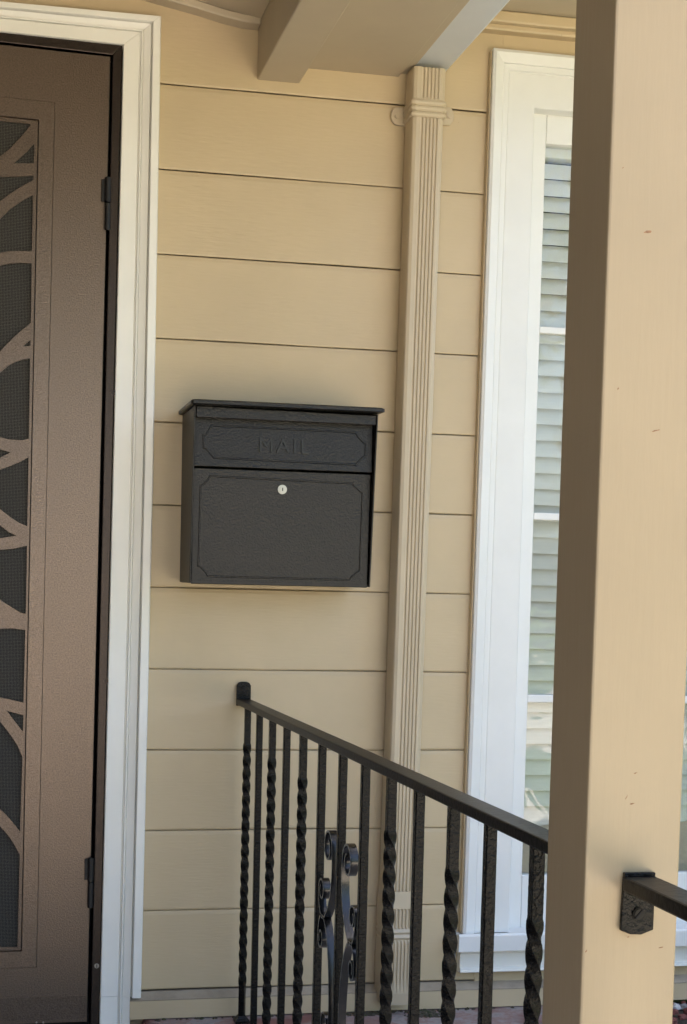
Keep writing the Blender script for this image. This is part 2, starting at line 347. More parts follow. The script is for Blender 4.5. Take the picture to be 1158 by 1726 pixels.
# gutter
gt = thing('gutter', 'pale blue-grey metal gutter running along the porch eave above the downspout', 'gutter')
prof = [(gx0, gz + 0.10), (gx0, gz), (gx1 - 0.006, gz), (gx1, gz + 0.004), (gx1, gz + 0.05), (gx1, gz + 0.085), (gx1, gz + 0.10), (gx1 - 0.004, gz + 0.10), (gx1 - 0.004, gz + 0.05), (gx1 - 0.006, gz + 0.006), (gx0 + 0.003, gz + 0.003), (gx0 + 0.003, gz + 0.10)]
b = loft_bm([[Vector((x, y, z)) for x, z in prof] for y in (YE, -1.4, -0.012)], closed_ring=True)
obj('trough', b, 'gutter_paint', gt)
obj('end_cap', box_bm(gx0 + 0.001, gx1 - 0.002, -0.0115, -0.009, gz + 0.001, gz + 0.095), 'gutter_paint', gt)

# ------------------------------------------------------------------ downspout
ds = thing('downspout', 'tan ribbed metal downspout strapped to the siding', 'downspout')
dsx = [(at(u, v, 1, 0).x, at(u, v, 1, 0).z) for u, v in ((682, 150), (672, 480), (663.3, 729), (648, 1130), (635, 1527))]
def ds_left(z):
    a = (dsx[0][0] - dsx[-1][0]) / (dsx[0][1] - dsx[-1][1]); return dsx[-1][0] + a * (z - dsx[-1][1])
WD, YB, YFd = 0.070, -0.016, -0.072
def ds_ring(z, ribs=True, grow=0.0, x0=None, dy=0.0):
    xl = (ds_left(z) if x0 is None else x0) - grow; xr = xl + WD + 2 * grow; yf = YFd - grow + dy; yb = YB + grow + dy; rr = 0.009
    p = [(xl, yb), (xl, yf + rr), (xl + 0.0025, yf + 0.0027), (xl + rr, yf)]
    if ribs is not None:
        for i in range(5):
            cx_ = xl + WD * (0.30 + 0.115 * i) + grow; dd = 0.0035 if ribs else 0.0
            p += [(cx_ - 0.0028, yf), (cx_ - 0.0012, yf + dd), (cx_ + 0.0012, yf + dd), (cx_ + 0.0028, yf)]
    p += [(xr - rr, yf), (xr - 0.0025, yf + 0.0027), (xr, yf + rr), (xr, yb)]
    return [Vector((x, y, z)) for x, y in p]
ztop = at(720, 113, 1, YFd).z; ztop = min(ztop, gz - 0.001)
zst = at(720, 180, 1, YFd).z
zcp0, zcp1 = at(690, 1531, 1, YFd).z, at(690, 1505, 1, YFd).z
def zpx(v, u=690): return at(u, v, 1, YFd).z
zs = [(zpx(1505), True), (zpx(1300), True), (zpx(1000), True), (zpx(700), True), (zpx(400), True), (zpx(197, 720), True), (zpx(193, 720), False)]
obj('upper_pipe', loft_bm([ds_ring(z, r) for z, r in zs] , closed_ring=True), 'downspout_paint', ds)
obj('top_outlet', loft_bm([ds_ring(zpx(196, 720) + 0.004, False, 0.0012), ds_ring(zpx(167, 720), False, 0.0012), ds_ring(zpx(163, 720), True, 0.0012), ds_ring(ztop, True, 0.0012)], closed_ring=True), 'downspout_paint', ds)
z_ = [(zpx(1503), False, 0.001), (zpx(1531), False, 0.0035), (zpx(1534), True, 0.0035), (zpx(1562), True, 0.003), (zpx(1566), False, 0.001), (zpx(1571), False, 0.004), (zpx(1575), False, 0.001), (zpx(1580), False, 0.004), (zpx(1584), False, 0.001), (zpx(1590), True, 0.003), (zpx(1650), True, 0.003), (zpx(1674), False, 0.002), (max(0.004, zpx(1694)), False, -0.002)]
obj('lower_elbow', loft_bm([ds_ring(z, r, gr, dy=0.0) for z, r, gr in z_], closed_ring=True), 'downspout_paint', ds)
# strap: three raised bands round the pipe, an ear with a screw on each side
st_secs = []
zt0, zt1 = zpx(198, 720), zpx(168, 720)
for i in range(13):
    z = zt0 + (zt1 - zt0) * i / 12; st_secs.append(ds_ring(z, None, 0.0022 + 0.003 * abs(math.sin(math.pi * 3 * i / 12)) ** 0.7))
strap = obj('strap', loft_bm(st_secs, closed_ring=True), 'downspout_paint', ds)
xl = ds_left(zst)
for u0, u1, side in ((659, 684, -1), (744, 765, 1)):
    zc_ = at((u0 + u1) / 2, 196, 1, -0.01).z; xa_, xb_ = at(u0, 196, 1, -0.012).x, at(u1, 196, 1, -0.012).x
    hh = 0.019; bul = []
    for i in range(12):
        a = math.pi / 2 + math.pi * i / 11 if side < 0 else -math.pi / 2 + math.pi * i / 11
        cxx = xa_ + 0.015 if side < 0 else xb_ - 0.012
        bul.append((cxx + math.cos(a) * (0.015 if side < 0 else 0.012), zc_ + math.sin(a) * hh))
    if side < 0: bul += [(xl + 0.004, zc_ - hh), (xl + 0.004, zc_ + hh)]
    else: bul = bul + [(xl + WD - 0.004, zc_ + hh), (xl + WD - 0.004, zc_ - hh)]
    ear = obj('strap_ear', prism_bm([Vector((x, -0.013, z)) for x, z in bul], [Vector((x, -0.0045, z)) for x, z in bul], 0.0015), 'downspout_paint', strap)
    sx = xa_ + 0.013 if side < 0 else xb_ - 0.011
    sb = cyl_bm(Vector((sx, -0.0145, zc_)), (0, -1, 0), 0.006, 0.005, 16, bev=0.0012)
    obj('screw', sb, 'downspout_paint', strap)

# ------------------------------------------------------------------ door casing (white) and security screen door
dc = thing('door_casing', 'white painted moulded wood casing around the bronze screen door', 'door casing')
prof = [(0, 0.02), (0, -0.018), (0.02, -0.020), (0.435, -0.020), (0.455, -0.0155), (0.475, -0.0155), (0.49, -0.023), (0.525, -0.0235), (0.545, -0.018), (0.555, -0.021), (0.735, -0.027), (0.752, -0.021), (0.768, -0.029), (0.79, -0.034), (0.97, -0.034), (1.0, -0.030), (1.0, 0.004)]
def cas_sec(inn, out, yref=-0.022, tmax=1.0):
    a, b_ = at(*inn, 1, yref), at(*out, 1, yref); return [Vector((a.x + (b_.x - a.x) * t, y, a.z + (b_.z - a.z) * t)) for t, y in prof if t <= tmax]
corner = cas_sec((208.5, 74.5), (271, 30))
def vpt(u_top, v_top, u_bot, v_bot, v): return u_top + (u_bot - u_top) * (v - v_top) / (v_bot - v_top)
inn_b = (vpt(208.5, 74.5, 168.0, 1726, 1680), 1680); out_b = (237, 1680)
side_top = [corner, cas_sec((vpt(208.5, 74.5, 168, 1726, 800), 800), (257.5, 800)), cas_sec(inn_b, out_b)]
sm = obj('side_casing', loft_bm(side_top, closed_ring=True), 'white_paint', dc)
low = [[v for v, (t, y) in zip(cas_sec(inn_b, out_b), prof) if t <= 0.745]]
i2 = (vpt(208.5, 74.5, 168.0, 1726, 1752), 1752); o2 = (vpt(271, 30, 237, 1680, 1752), 1752)
low.append([v for v, (t, y) in zip(cas_sec(i2, o2), prof) if t <= 0.745])
for q in low: q.append(Vector((q[-1].x, 0.004, q[-1].z)))
low[0] = [v + Vector((0, 0, -0.0006)) for v in low[0]]
obj('side_casing_foot', loft_bm(low, closed_ring=True), 'white_paint', dc)
XL = -0.72
hz_in, hz_out = at(0, 52, 1, -0.022), at(0, 5, 1, -0.022); ci, co = at(208.5, 74.5, 1, -0.022), at(271, 30, 1, -0.022)
hi = hz_in.z + (hz_in.z - ci.z) * (XL - hz_in.x) / (hz_in.x - ci.x); ho = hz_out.z + (hz_out.z - co.z) * (XL - 0.08 - hz_out.x) / (hz_out.x - co.x)
left = [Vector((XL - 0.08 * t, y, hi + (ho - hi) * t)) for t, y in prof]
obj('head_casing', loft_bm([[v + Vector((-0.0004, 0, 0.0004)) for v in corner], left], closed_ring=True), 'white_paint', dc)
botl = [Vector((XL - 0.08 * t, y, -0.03)) for t, y in prof]
obj('side_casing', loft_bm([[v + Vector((0, 0, -0.0004)) for v in left], botl], closed_ring=True), 'white_paint', dc)

sd = thing('screen_door', 'bronze steel security screen door with cut-out leaf pattern', 'door')
YFR = -0.012                                      # face of the fixed steel frame
def dpx(u, v, y=YFR): return at(u, v, 1, y)
# fixed frame: right jamb and head
fo = [(206.5, 76), (167.0, 1726)]; fi = [(190.5, 92.5), (152.5, 1726)]
zb_ = -0.03
def down(p0, p1, z): d = (z - p0.z) / (p1.z - p0.z); return p0 + (p1 - p0) * d
po0, po1 = dpx(*fo[0]), dpx(*fo[1]); pi0, pi1 = dpx(*fi[0]), dpx(*fi[1])
hl_o, hl_i = dpx(0, 53), dpx(0, 70.5)
def leftx(p0, p1, x): return p0 + (p1 - p0) * ((x - p0.x) / (p1.x - p0.x))
frame_px = [po0, down(po0, po1, zb_), down(pi0, pi1, zb_), pi0]
fr = obj('jamb', prism_bm(frame_px, [p + Vector((0, 0.05, 0)) for p in frame_px], 0.0018), 'door_frame_bronze', sd)
e0, e1 = leftx(po0, hl_o, XL + 0.004), leftx(pi0, hl_i, XL + 0.024)
hp = [po0 + Vector((-0.0003, 0, 0)), pi0 + Vector((-0.0003, 0, 0)), e1, e0]
obj('jamb_head', prism_bm(hp, [p + Vector((0, 0.05, 0)) for p in hp], 0.0018), 'door_frame_bronze', sd)
lp = [e0, e1, Vector((XL + 0.024, YFR, zb_)), Vector((XL + 0.004, YFR, zb_))]
obj('jamb', prism_bm(lp, [p + Vector((0, 0.05, 0)) for p in lp], 0.0018), 'door_frame_bronze', sd)
# leaf: rim with stiles and rails, recessed panel with leaf cut-outs, perforated screen behind
YL = -0.009
tr_, br_ = dpx(185.5, 96, YL), down(dpx(185.5, 96, YL), dpx(146.0, 1726, YL), -0.004)
tl_ = leftx(tr_, dpx(0, 75.5, YL), XL + 0.030); bl_ = Vector((XL + 0.030, YL, -0.004))
def P2(u, v, y=YL): p = at(u, v, 1, y); return (p.x, p.z)
pr_t, pr_b = (66, 201), (37.0, 1604)              # panel corner points in the photo
prt, prb = P2(*pr_t), P2(*pr_b)
xm = (tr_.x + tl_.x) / 2                          # middle of the leaf
def mir(p): return (2 * xm - p[0], p[1])
rim = [(tr_.x, tr_.z), (br_.x, br_.z), (bl_.x, bl_.z), (tl_.x, tl_.z)]
hole = [prt, prb, (mir(prb)[0], prb[1]), (mir(prt)[0], prt[1] + 0.012)]
s_t, s_b = P2(93, 172, YL), P2(62, 1631, YL)
so = [s_t, s_b, (mir(s_b)[0], s_b[1]), (mir(s_t)[0], s_t[1] + 0.012)]
def inset(q, d): return [(q[0][0] - d, q[0][1] - d), (q[1][0] - d, q[1][1] + d), (q[2][0] + d, q[2][1] + d), (q[3][0] + d, q[3][1] - d)]
bmL = curve_mesh([rim, so], 0.030, lambda a, b_, d: Vector((a, YL + 0.015 - d, b_)))
leaf = obj('leaf_frame', bmL, 'door_bronze', sd)
# welded inner frame strip on the leaf: seam rectangle
bmS = curve_mesh([inset(so, 0.0011), hole], 0.029, lambda a, b_, d: Vector((a, YL + 0.0152 - d, b_)))
obj('inner_frame', bmS, 'door_bronze', sd)
S_ = 5.755
def op(y0, pts): return [(u / S_, y0 + v / S_) for u, v in pts]
op_r = [
 op(150, [(-600, 250), (0, 312), (298, 340), (270, 385), (200, 470), (100, 575), (0, 655), (-300, 800), (-600, 760)]),
 op(150, [(332, 525), (328, 722), (133, 722), (200, 665), (270, 600)]),
 op(150, [(-500, 900), (0, 852), (150, 850), (322, 842), (325, 882), (200, 950), (80, 1030), (0, 1090), (-250, 1230), (-520, 1300)]),
 op(150, [(-450, 1560), (-200, 1420), (0, 1262), (100, 1165), (200, 1095), (320, 1025), (310, 1570), (200, 1570), (80, 1575), (0, 1590), (-250, 1650)]),
 op(430, [(-520, 330), (-250, 170), (0, 100), (100, 82), (200, 75), (308, 80), (300, 655), (150, 780), (50, 880), (0, 935), (-200, 1080), (-480, 1150)]),
 op(430, [(295, 820), (295, 880), (222, 885)]),
 op(430, [(-500, 1520), (-250, 1300), (0, 1140), (100, 1060), (200, 1018), (292, 1003), (280, 1779), (200, 1797), (100, 1789), (40, 1777), (0, 1761), (-280, 1660)]),
 op(720, [(-420, 150), (-200, 170), (0, 215), (105, 243), (0, 295), (-300, 380)]),
 op(720, [(-480, 560), (-250, 500), (0, 412), (100, 375), (200, 335), (277, 290), (265, 960), (180, 925), (100, 870), (0, 795), (-250, 700)]),
 op(720, [(-420, 800), (-200, 840), (0, 950), (80, 1015), (160, 1052), (0, 1078), (-300, 1050)]),
 op(720, [(-500, 1300), (-250, 1215), (0, 1190), (120, 1180), (262, 1150), (250, 1811), (200, 1801), (120, 1751), (50, 1706), (0, 1671), (-300, 1480)]),
 op(1000, [(-500, 420), (-250, 370), (0, 345), (120, 340), (245, 357), (228, 1062), (120, 1035), (0, 1010), (-250, 900), (-480, 700)]),
 op(1000, [(65, 1140), (228, 1183), (222, 1345), (150, 1250)]),
 op(1290, [(-480, -650), (-250, -560), (0, -424), (80, -324), (160, -209), (218, -79), (215, 0), (195, 645), (120, 550), (60, 480), (0, 425), (-250, 200), (-450, -100)]),
 op(1290, [(-480, 350), (-250, 420), (0, 590), (80, 680), (140, 770), (192, 870), (170, 1762), (0, 1765), (-520, 1775)]),
]
YPN = YL + 0.0035
hs = [[P2(u, v, YPN) for u, v in q] for q in op_r]
holes = hs + [[mir(p) for p in q[::-1]] for q in hs]
bmP = curve_mesh([inset(hole, 0.0022)] + holes, 0.003, lambda a, b_, d: Vector((a, YPN + 0.0015 - d, b_)))
obj('cutout_panel', bmP, 'panel_bronze', sd)
ih = inset(hole, 0.004)
obj('perforated_screen', prism_bm([Vector((x, YPN + 0.008, z)) for x, z in ih], [Vector((x, YPN + 0.0095, z)) for x, z in ih]), 'perforated_screen', sd)
obj('door_backing', box_bm(XL + 0.002, at(207, 900, 1, 0).x + 0.03, 0.052, 0.056, -0.05, 2.12), 'gap_black', sd)   # black sheet standing in for the shade in the leaf's gaps
# kick plate seam and its two rivets
zk = at(100, 1679, 1, YL).z
obj('kick_plate', box_bm(XL + 0.034, down(tr_, br_, zk).x - 0.003, YL - 0.0014, YL - 0.0002, 0.004, zk, 0.0004, 1), 'panel_bronze', sd)
for u in (61.5, 73):
    obj('rivet', cyl_bm(at(u, 1723.5, 1, YL - 0.002), (0, -1, 0), 0.0020, 0.003, 12, bev=0.0006), 'steel', sd)
for (ua, va, ub, vb) in ((182.0, 298, 181.0, 389), (153.5, 1445, 152.0, 1531)):
    pa, pb = at(ua, va, 1, YFR - 0.006), at(ub, vb, 1, YFR - 0.006); ax = (pb - pa).normalized(); ln = (pb - pa).length; mid = pa + (pb - pa) * 0.48
    hg = obj('hinge', cyl_bm(pa + (mid - pa) * 0.5, ax, 0.0068, (mid - pa).length - 0.002, 16, bev=0.0012), 'hinge_black', sd, smooth=False)
    obj('hinge_knuckle', cyl_bm(mid + (pb - mid) * 0.5, ax, 0.0062, (pb - mid).length - 0.002, 16, bev=0.0012), 'hinge_black', hg)
    obj('hinge_leaf', box_bm(pa.x - 0.013, pa.x - 0.004, YFR - 0.002, YFR + 0.001, mid.z + 0.003, pa.z - 0.004, 0.001), 'hinge_black', hg)
for (u, v, m_) in ((190.5, 662, 'door_frame_bronze'), (178, 1148, 'door_frame_bronze'), (163, 1628, 'steel')):
    c = at(u, v, 1, YFR - 0.001)
    sc = obj('frame_screw', cyl_bm(c, (0, -1, 0), 0.0052, 0.004, 16, bev=0.001), m_, sd)
    obj('screw_slot', box_bm(c.x - 0.0008, c.x + 0.0008, c.y - 0.0026, c.y - 0.0015, c.z - 0.0035, c.z + 0.0035), 'gap_black', sc)

# ------------------------------------------------------------------ mailbox
mb = thing('mailbox', 'dark bronze locking wall mailbox with MAIL embossed on its flap', 'mailbox')
xL, xR = 0.4091, 0.7905
zB, zT = 0.9445, 1.2995
def side_plate(x0, x1):
    pts = [(-0.001, zB + 0.002), (-0.158, zB), (-0.190, zT), (-0.001, zT + 0.002)]
    return prism_bm([Vector((x0, y, z)) for y, z in pts], [Vector((x1, y, z)) for y, z in pts], 0.001)
obj('side_panel', side_plate(xL, xL + 0.003), 'mailbox_side', mb)
obj('side_panel', side_plate(xR - 0.003, xR), 'mailbox_side', mb)
obj('back_panel', box_bm(xL + 0.004, xR - 0.004, -0.0095, -0.0085, zB + 0.003, zT), 'mailbox_side', mb)
obj('floor_panel', box_bm(xL + 0.0035, xR - 0.0035, -0.152, -0.010, zB + 0.001, zB + 0.004), 'mailbox_side', mb)
# lid: shallow cap, front lip turned down, slight crown
LX0, LX1 = 0.4003, 0.7987
zl0, zl1 = 1.3005, 1.3105
secs = []
for t, (dx, z) in enumerate(((0.004, zl0), (0.0, zl0 + 0.002), (0.0, zl1 - 0.002), (0.003, zl1), (0.012, zl1 + 0.0015))):
    secs.append([Vector((LX0 + dx, -0.002, z)), Vector((LX0 + dx, -0.208 + dx, z)), Vector((LX0 + dx + 0.004, -0.211 + dx, z)), Vector((LX1 - dx - 0.004, -0.211 + dx, z)), Vector((LX1 - dx, -0.208 + dx, z)), Vector((LX1 - dx, -0.002, z))])
obj('lid', loft_bm(secs, closed_ring=True), 'mailbox_bronze', mb)
YHD = -0.186
hq = [(331.5, 684), (634.5, 700.5), (633.5, 716.5), (331, 702.5)]
hz = [at(u, v, 1, YHD) for u, v in hq]
obj('hood_band', prism_bm(hz, [p + Vector((0, 0.012, 0)) for p in hz], 0.0012), 'mailbox_bronze', mb)
xi0, xi1 = xL + 0.0045, xR - 0.0045
# flap (lies a little forward at its lower edge) and door
Zf1, Zf0 = 1.290, at(475, 792, 1, -0.166).z + 0.0015
def plate_between(x0, x1, z0, z1, y0, y1, th, bev): # y0 at z0, y1 at z1
    return prism_bm([Vector((x0, y0, z0)), Vector((x1, y0, z0)), Vector((x1, y1, z1)), Vector((x0, y1, z1))], [Vector((x0, y0 + th, z0)), Vector((x1, y0 + th, z0)), Vector((x1, y1 + th, z1)), Vector((x0, y1 + th, z1))], bev)
FY0, FY1 = -0.166, -0.163
fl_ = obj('flap', plate_between(xi0, xi1, Zf0, Zf1, FY0, FY1, 0.008, 0.0014), 'mailbox_bronze', mb)
Zd1, Zd0 = Zf0 - 0.003, zB - 0.0015
DY0, DY1 = -0.150, -0.157
dr_ = obj('door', plate_between(xi0, xi1, Zd0, Zd1, DY0, DY1, 0.008, 0.0014), 'mailbox_bronze', mb)
def surf(z, y0, z0, y1, z1): return y0 + (y1 - y0) * (z - z0) / (z1 - z0)
def zoom6(pts): return [(280 + u / 2.895, 650 + v / 2.895) for u, v in pts]
def bead(pts2, fn, w, h, name, parent):
    """raised bead along a closed outline in (x, z) on a tilted face"""
    n = len(pts2); out = []; inn = []
    cxm = sum(p[0] for p in pts2) / n; czm = sum(p[1] for p in pts2) / n
    offs = []
    for i in range(n):
        p0, p1, p2 = Vector(pts2[i - 1]), Vector(pts2[i]), Vector(pts2[(i + 1) % n])
        d1 = (p1 - p0).normalized(); d2 = (p2 - p1).normalized(); n1 = Vector((-d1.y, d1.x)); n2 = Vector((-d2.y, d2.x)); nn = (n1 + n2); nn = nn / max(0.4, nn.length_squared / 2)
        offs.append(nn)
    rows = []
    for k, (o_, hh) in enumerate(((-w, -0.0005), (-w * 0.45, h), (w * 0.45, h), (w, -0.0005))):
        rows.append([Vector((p[0] + q.x * o_, fn(p[1] + q.y * o_) - hh, p[1] + q.y * o_)) for p, q in zip(pts2, offs)])
    b = loft_bm([list(r) for r in rows], closed_ring=True, cap=False)
    return obj(name, b, 'mailbox_bronze', parent)
ffn = lambda z: surf(z, FY0, Zf0, FY1, Zf1); dfn = lambda z: surf(z, DY0, Zd0, DY1, Zd1)
fpts = zoom6([(222, 194), (928, 229), (932, 243), (962, 276), (974, 280), (973, 342), (960, 350), (935, 374), (928, 386), (232, 352), (226, 342), (196, 306), (184, 303), (183, 241), (196, 240), (216, 206)])
dpts = zoom6([(214, 442), (912, 478), (916, 490), (946, 516), (957, 522), (946, 905), (934, 912), (905, 936), (898, 949), (204, 930), (200, 916), (172, 886), (158, 880), (168, 488), (180, 484), (206, 456)])
to2 = lambda q, y: [(at(u, v, 1, y).x, at(u, v, 1, y).z) for u, v in q]
fz = (Zf0 + Zf1) / 2
bead(to2(fpts, -0.1648)[::-1], ffn, 0.0022, 0.0024, 'raised_border', fl_)
bead(to2(dpts, -0.1532)[::-1], dfn, 0.0022, 0.0024, 'raised_border', dr_)
# embossed word
fc = bpy.data.curves.new('tmp_text', 'FONT'); fc.body = 'MAIL'; fc.size = 0.042; fc.extrude = 0.0026; fc.align_x = 'CENTER'; fc.align_y = 'CENTER'; fc.space_character = 1.25; fc.shear = 0.0
fo_ = bpy.data.objects.new('tmp_text', fc); COL.objects.link(fo_)
dg = bpy.context.evaluated_depsgraph_get(); dg.update(); tm = bpy.data.meshes.new_from_object(fo_.evaluated_get(dg)); bpy.data.objects.remove(fo_)
ct = at(478.5, 753, 1, -0.165)
for v in tm.vertices: v.co = Vector((ct.x + v.co.x, ffn(ct.z + v.co.y) - 0.0004 - v.co.z, ct.z + v.co.y))
obj('lettering', tm, 'mailbox_letter', fl_)
lc = at(475.9, 825, 1, -0.157)
lk = obj('lock', cyl_bm(lc + Vector((0, 0.001, 0)), (0, -1, 0), 0.0095, 0.008, 28, bev=0.0018), 'steel', dr_)
mb_lock_ring = obj('lock_plug', cyl_bm(lc + Vector((0, -0.0028, 0)), (0, -1, 0), 0.0058, 0.0016, 24, bev=0.0005), 'steel', dr_)
obj('keyhole', box_bm(lc.x - 0.0011, lc.x + 0.0011, lc.y - 0.0040, lc.y - 0.0034, lc.z - 0.0034, lc.z + 0.0034), 'gap_black', dr_)

# ------------------------------------------------------------------ porch post
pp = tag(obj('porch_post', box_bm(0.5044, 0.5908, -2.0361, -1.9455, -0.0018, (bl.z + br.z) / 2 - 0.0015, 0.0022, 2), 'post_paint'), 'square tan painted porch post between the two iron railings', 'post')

mat('bare_wood', (0.30, 0.16, 0.08), 0.8, var=0.5, vscale=300)
rc = random.Random(5)
for (u, v, w, h) in ((1092, 391, 7, 2.5), (1105, 726, 8, 2.2), (1050, 283, 1.6, 1.6), (1042, 655, 1.4, 2.2), (1066, 1355, 5, 1.6), (1059, 1579, 1.8, 1.8), (1060, 1569, 1.4, 1.4), (1030, 1770, 3, 1), (1114, 1597, 4, 1.2), (988, 1603, 1.5, 3), (1071, 1303, 5, 1.2), (1056, 1344, 1.0, 4)):
    c = at(u, v, 1, -2.0363); k = (c - CAM).length / F; pts = []
    for i in range(9):
        a = i * 2 * math.pi / 9; r_ = rc.uniform(0.45, 1.1); pts.append((c.x + math.cos(a) * w * k * r_ + math.sin(a) * h * k * 0.4, c.z + math.sin(a) * h * k * r_ + math.cos(a) * w * k * 0.15))
    obj('paint_chip', prism_bm([Vector((x, -2.0364, z)) for x, z in pts], [Vector((x, -2.0355, z)) for x, z in pts]), 'bare_wood', pp)

# ------------------------------------------------------------------ iron railings
XRAIL, ZR = 0.5514, 0.697
RW, RT, BW = 0.0155, 0.013, 0.0064               # half width and thickness of the rail, half width of a baluster
def baluster_bm(y, z0, z1, twisted, seed):
    rnd = random.Random(seed); b = bmesh.new(); rows = []
    n = 200 if twisted else 26; za, zb2 = z1 - 0.078, z0 + 0.075
    for i in range(n + 1):
        z = z0 + (z1 - z0) * i / n
        if twisted: ang = max(0.0, min(1.0, (za - z) / (za - zb2))) * (za - zb2) / 0.112 * 2 * math.pi
        else: ang = 0.0
        w = BW * (1 + rnd.uniform(-0.02, 0.02)); c = w * (0.90 if twisted else 0.80); row = []
        tw_ = twisted and zb2 < z < za
        for q in range(4):
            for (px_, py_) in ((w, -c), (w, c)):
                if tw_: px_, py_ = px_ * 1.04, py_ * 1.04
                a = ang + q * math.pi / 2; row.append(b.verts.new((XRAIL + px_ * math.cos(a) - py_ * math.sin(a), y + px_ * math.sin(a) + py_ * math.cos(a), z)))
        rows.append(row)
    for r0, r1 in zip(rows, rows[1:]):
        for i in range(8): b.faces.new((r0[i], r0[(i + 1) % 8], r1[(i + 1) % 8], r1[i]))
    b.faces.new(rows[0][::-1]); b.faces.new(rows[-1]); bmesh.ops.recalc_face_normals(b, faces=b.faces[:])
    for f in b.faces:
        zc_ = f.calc_center_median().z; f.material_index = 1 if twisted and zb2 - 0.004 < zc_ < za + 0.004 else 0; f.smooth = True
    return b
def add_baluster(y, tw, seed, parent):
    o_ = obj('baluster', baluster_bm(y, 0.008, ZR - RT + 0.001, tw, seed), 'iron_hammered', parent); o_.data.materials.append(MATS['iron_gloss']); o_.data.set_sharp_from_angle(angle=R(32)); return o_
def shoe(y, parent):
    b = loft_bm([[Vector((XRAIL + sx * w, y + sy * w, z)) for sx, sy in ((-1, -1), (1, -1), (1, 1), (-1, 1))] for w, z in ((0.0155, 0.0005), (0.0155, 0.006), (0.011, 0.011), (0.0075, 0.016))], closed_ring=True)
    obj('baluster_shoe', b, 'iron_hammered', parent)
def bracket(y, facing_up, parent):
    """flat ear with rounded end and a slotted screw, on the plane y"""
    zc0 = ZR - 0.003; pts = []
    hw, L_ = 0.0158, (0.040 if facing_up else 0.047); sg = 1 if facing_up else -1
    if facing_up: prof_ = [(-hw, -0.012), (-hw, L_ - 0.008), (-hw + 0.004, L_ - 0.002), (-0.006, L_), (0.006, L_), (hw - 0.004, L_ - 0.002), (hw, L_ - 0.008), (hw, -0.012)]
    else: prof_ = [(-hw * 0.85, -0.006), (-hw * 0.95, L_ - 0.003), (-0.006, L_ + 0.0005), (0.004, L_ + 0.001), (hw * 0.95, L_ - 0.003), (hw * 0.95, -0.006)]
    a = [Vector((XRAIL + x, y - 0.0045, zc0 + sg * z)) for x, z in prof_]; c = [Vector((p.x, y, p.z)) for p in a]
    br2 = obj('bracket', prism_bm(a, c, 0.0008), 'iron_hammered', parent)
    cz = zc0 + sg * (L_ * 0.62)
    obj('screw', cyl_bm(Vector((XRAIL, y - 0.0058, cz)), (0, -1, 0), 0.0052, 0.004, 16, bev=0.001), 'iron_rail', br2)
    sl_ = box_bm(-0.0055, 0.0055, -0.0003, 0.0003, -0.0008, 0.0008); bmesh.ops.transform(sl_, matrix=Matrix.Translation((XRAIL, y - 0.0081, cz)) @ Matrix.Rotation(R(-50), 4, 'Y'), verts=sl_.verts[:])
    obj('screw_slot', sl_, 'gap_black', br2)
BAL = [-0.0686, -0.211, -0.354, -0.497, -0.6456, -0.7985, -0.9473, -1.0904, -1.2364, -1.373, -1.5191, -1.6534, -1.7986]
rl = thing('railing', 'black wrought-iron railing with scrollwork between the siding wall and the porch post', 'railing')
obj('top_rail', box_bm(XRAIL - RW, XRAIL + RW, -1.9445, -0.0085, ZR - RT, ZR, 0.0022), 'iron_rail', rl)
bracket(-0.0082, True, rl)
for i, y in enumerate(BAL):
    tw = i in (0, 2, 4, 8, 10, 12)
    add_baluster(y, tw, i, rl)
    shoe(y, rl)
# scrollwork in the plane of the rail about the middle baluster (6): s runs towards the wall
def ribbon(path, width=0.0125, th=0.0036):
    b = bmesh.new(); rows = []
    n = len(path)
    for i, (s_, z_) in enumerate(path):
        p0 = Vector(path[max(0, i - 1)]); p1 = Vector(path[min(n - 1, i + 1)]); d = (p1 - p0).normalized(); nn = Vector((-d.y, d.x))
        row = []
        for ww, tt in ((-1, -1), (1, -1), (1, 1), (-1, 1)):
            q = Vector((s_, z_)) + nn * (tt * th / 2); row.append(b.verts.new((XRAIL + ww * width / 2, BAL[6] + q.x, q.y)))
        rows.append(row)
    for r0, r1 in zip(rows, rows[1:]):
        for i in range(4): b.faces.new((r0[i], r0[(i + 1) % 4], r1[(i + 1) % 4], r1[i]))
    b.faces.new(rows[0][::-1]); b.faces.new(rows[-1]); return b
def bez(p0, p1, p2, p3, n=14):
    o_ = []
    for i in range(n + 1):
        t = i / n; o_.append(tuple((1 - t) ** 3 * a + 3 * (1 - t) ** 2 * t * b_ + 3 * (1 - t) * t * t * c + t ** 3 * d for a, b_, c, d in zip(p0, p1, p2, p3)))
    return o_
def spiral(c, r0, r1, a0, turns, n=34):
    return [(c[0] + (r0 + (r1 - r0) * i / n) * math.cos(a0 + turns * 2 * math.pi * i / n), c[1] + (r0 + (r1 - r0) * i / n) * math.sin(a0 + turns * 2 * math.pi * i / n)) for i in range(n + 1)]
def s_of(u): return at(u, 1450, 0, XRAIL).y - BAL[6]
zmid = at(553, 1549, 0, XRAIL).z
ztopc = at(561, 1430, 0, XRAIL).z; zsm = at(548, 1500, 0, XRAIL).z
H1 = ztopc - zmid; H2 = zsm - zmid
def scroll_path(H1, H2, rb, rs):
    big = spiral((0.066, H1), rb, rb * 0.42, math.pi, -1.2, 40)
    stem = bez((0.066 - rb, H1), (0.066 - rb - 0.008, H1 - 0.05), (0.040, 0.034), (0.078, 0.005))
    hook = bez((0.078, 0.005), (0.100, -0.012), (0.106 + rs, H2 - 0.034), (0.106 + rs, H2))
    small = spiral((0.106, H2), rs, rs * 0.45, 0.0, 1.15, 30)
    return big[::-1] + stem[1:] + hook[1:] + small[1:]
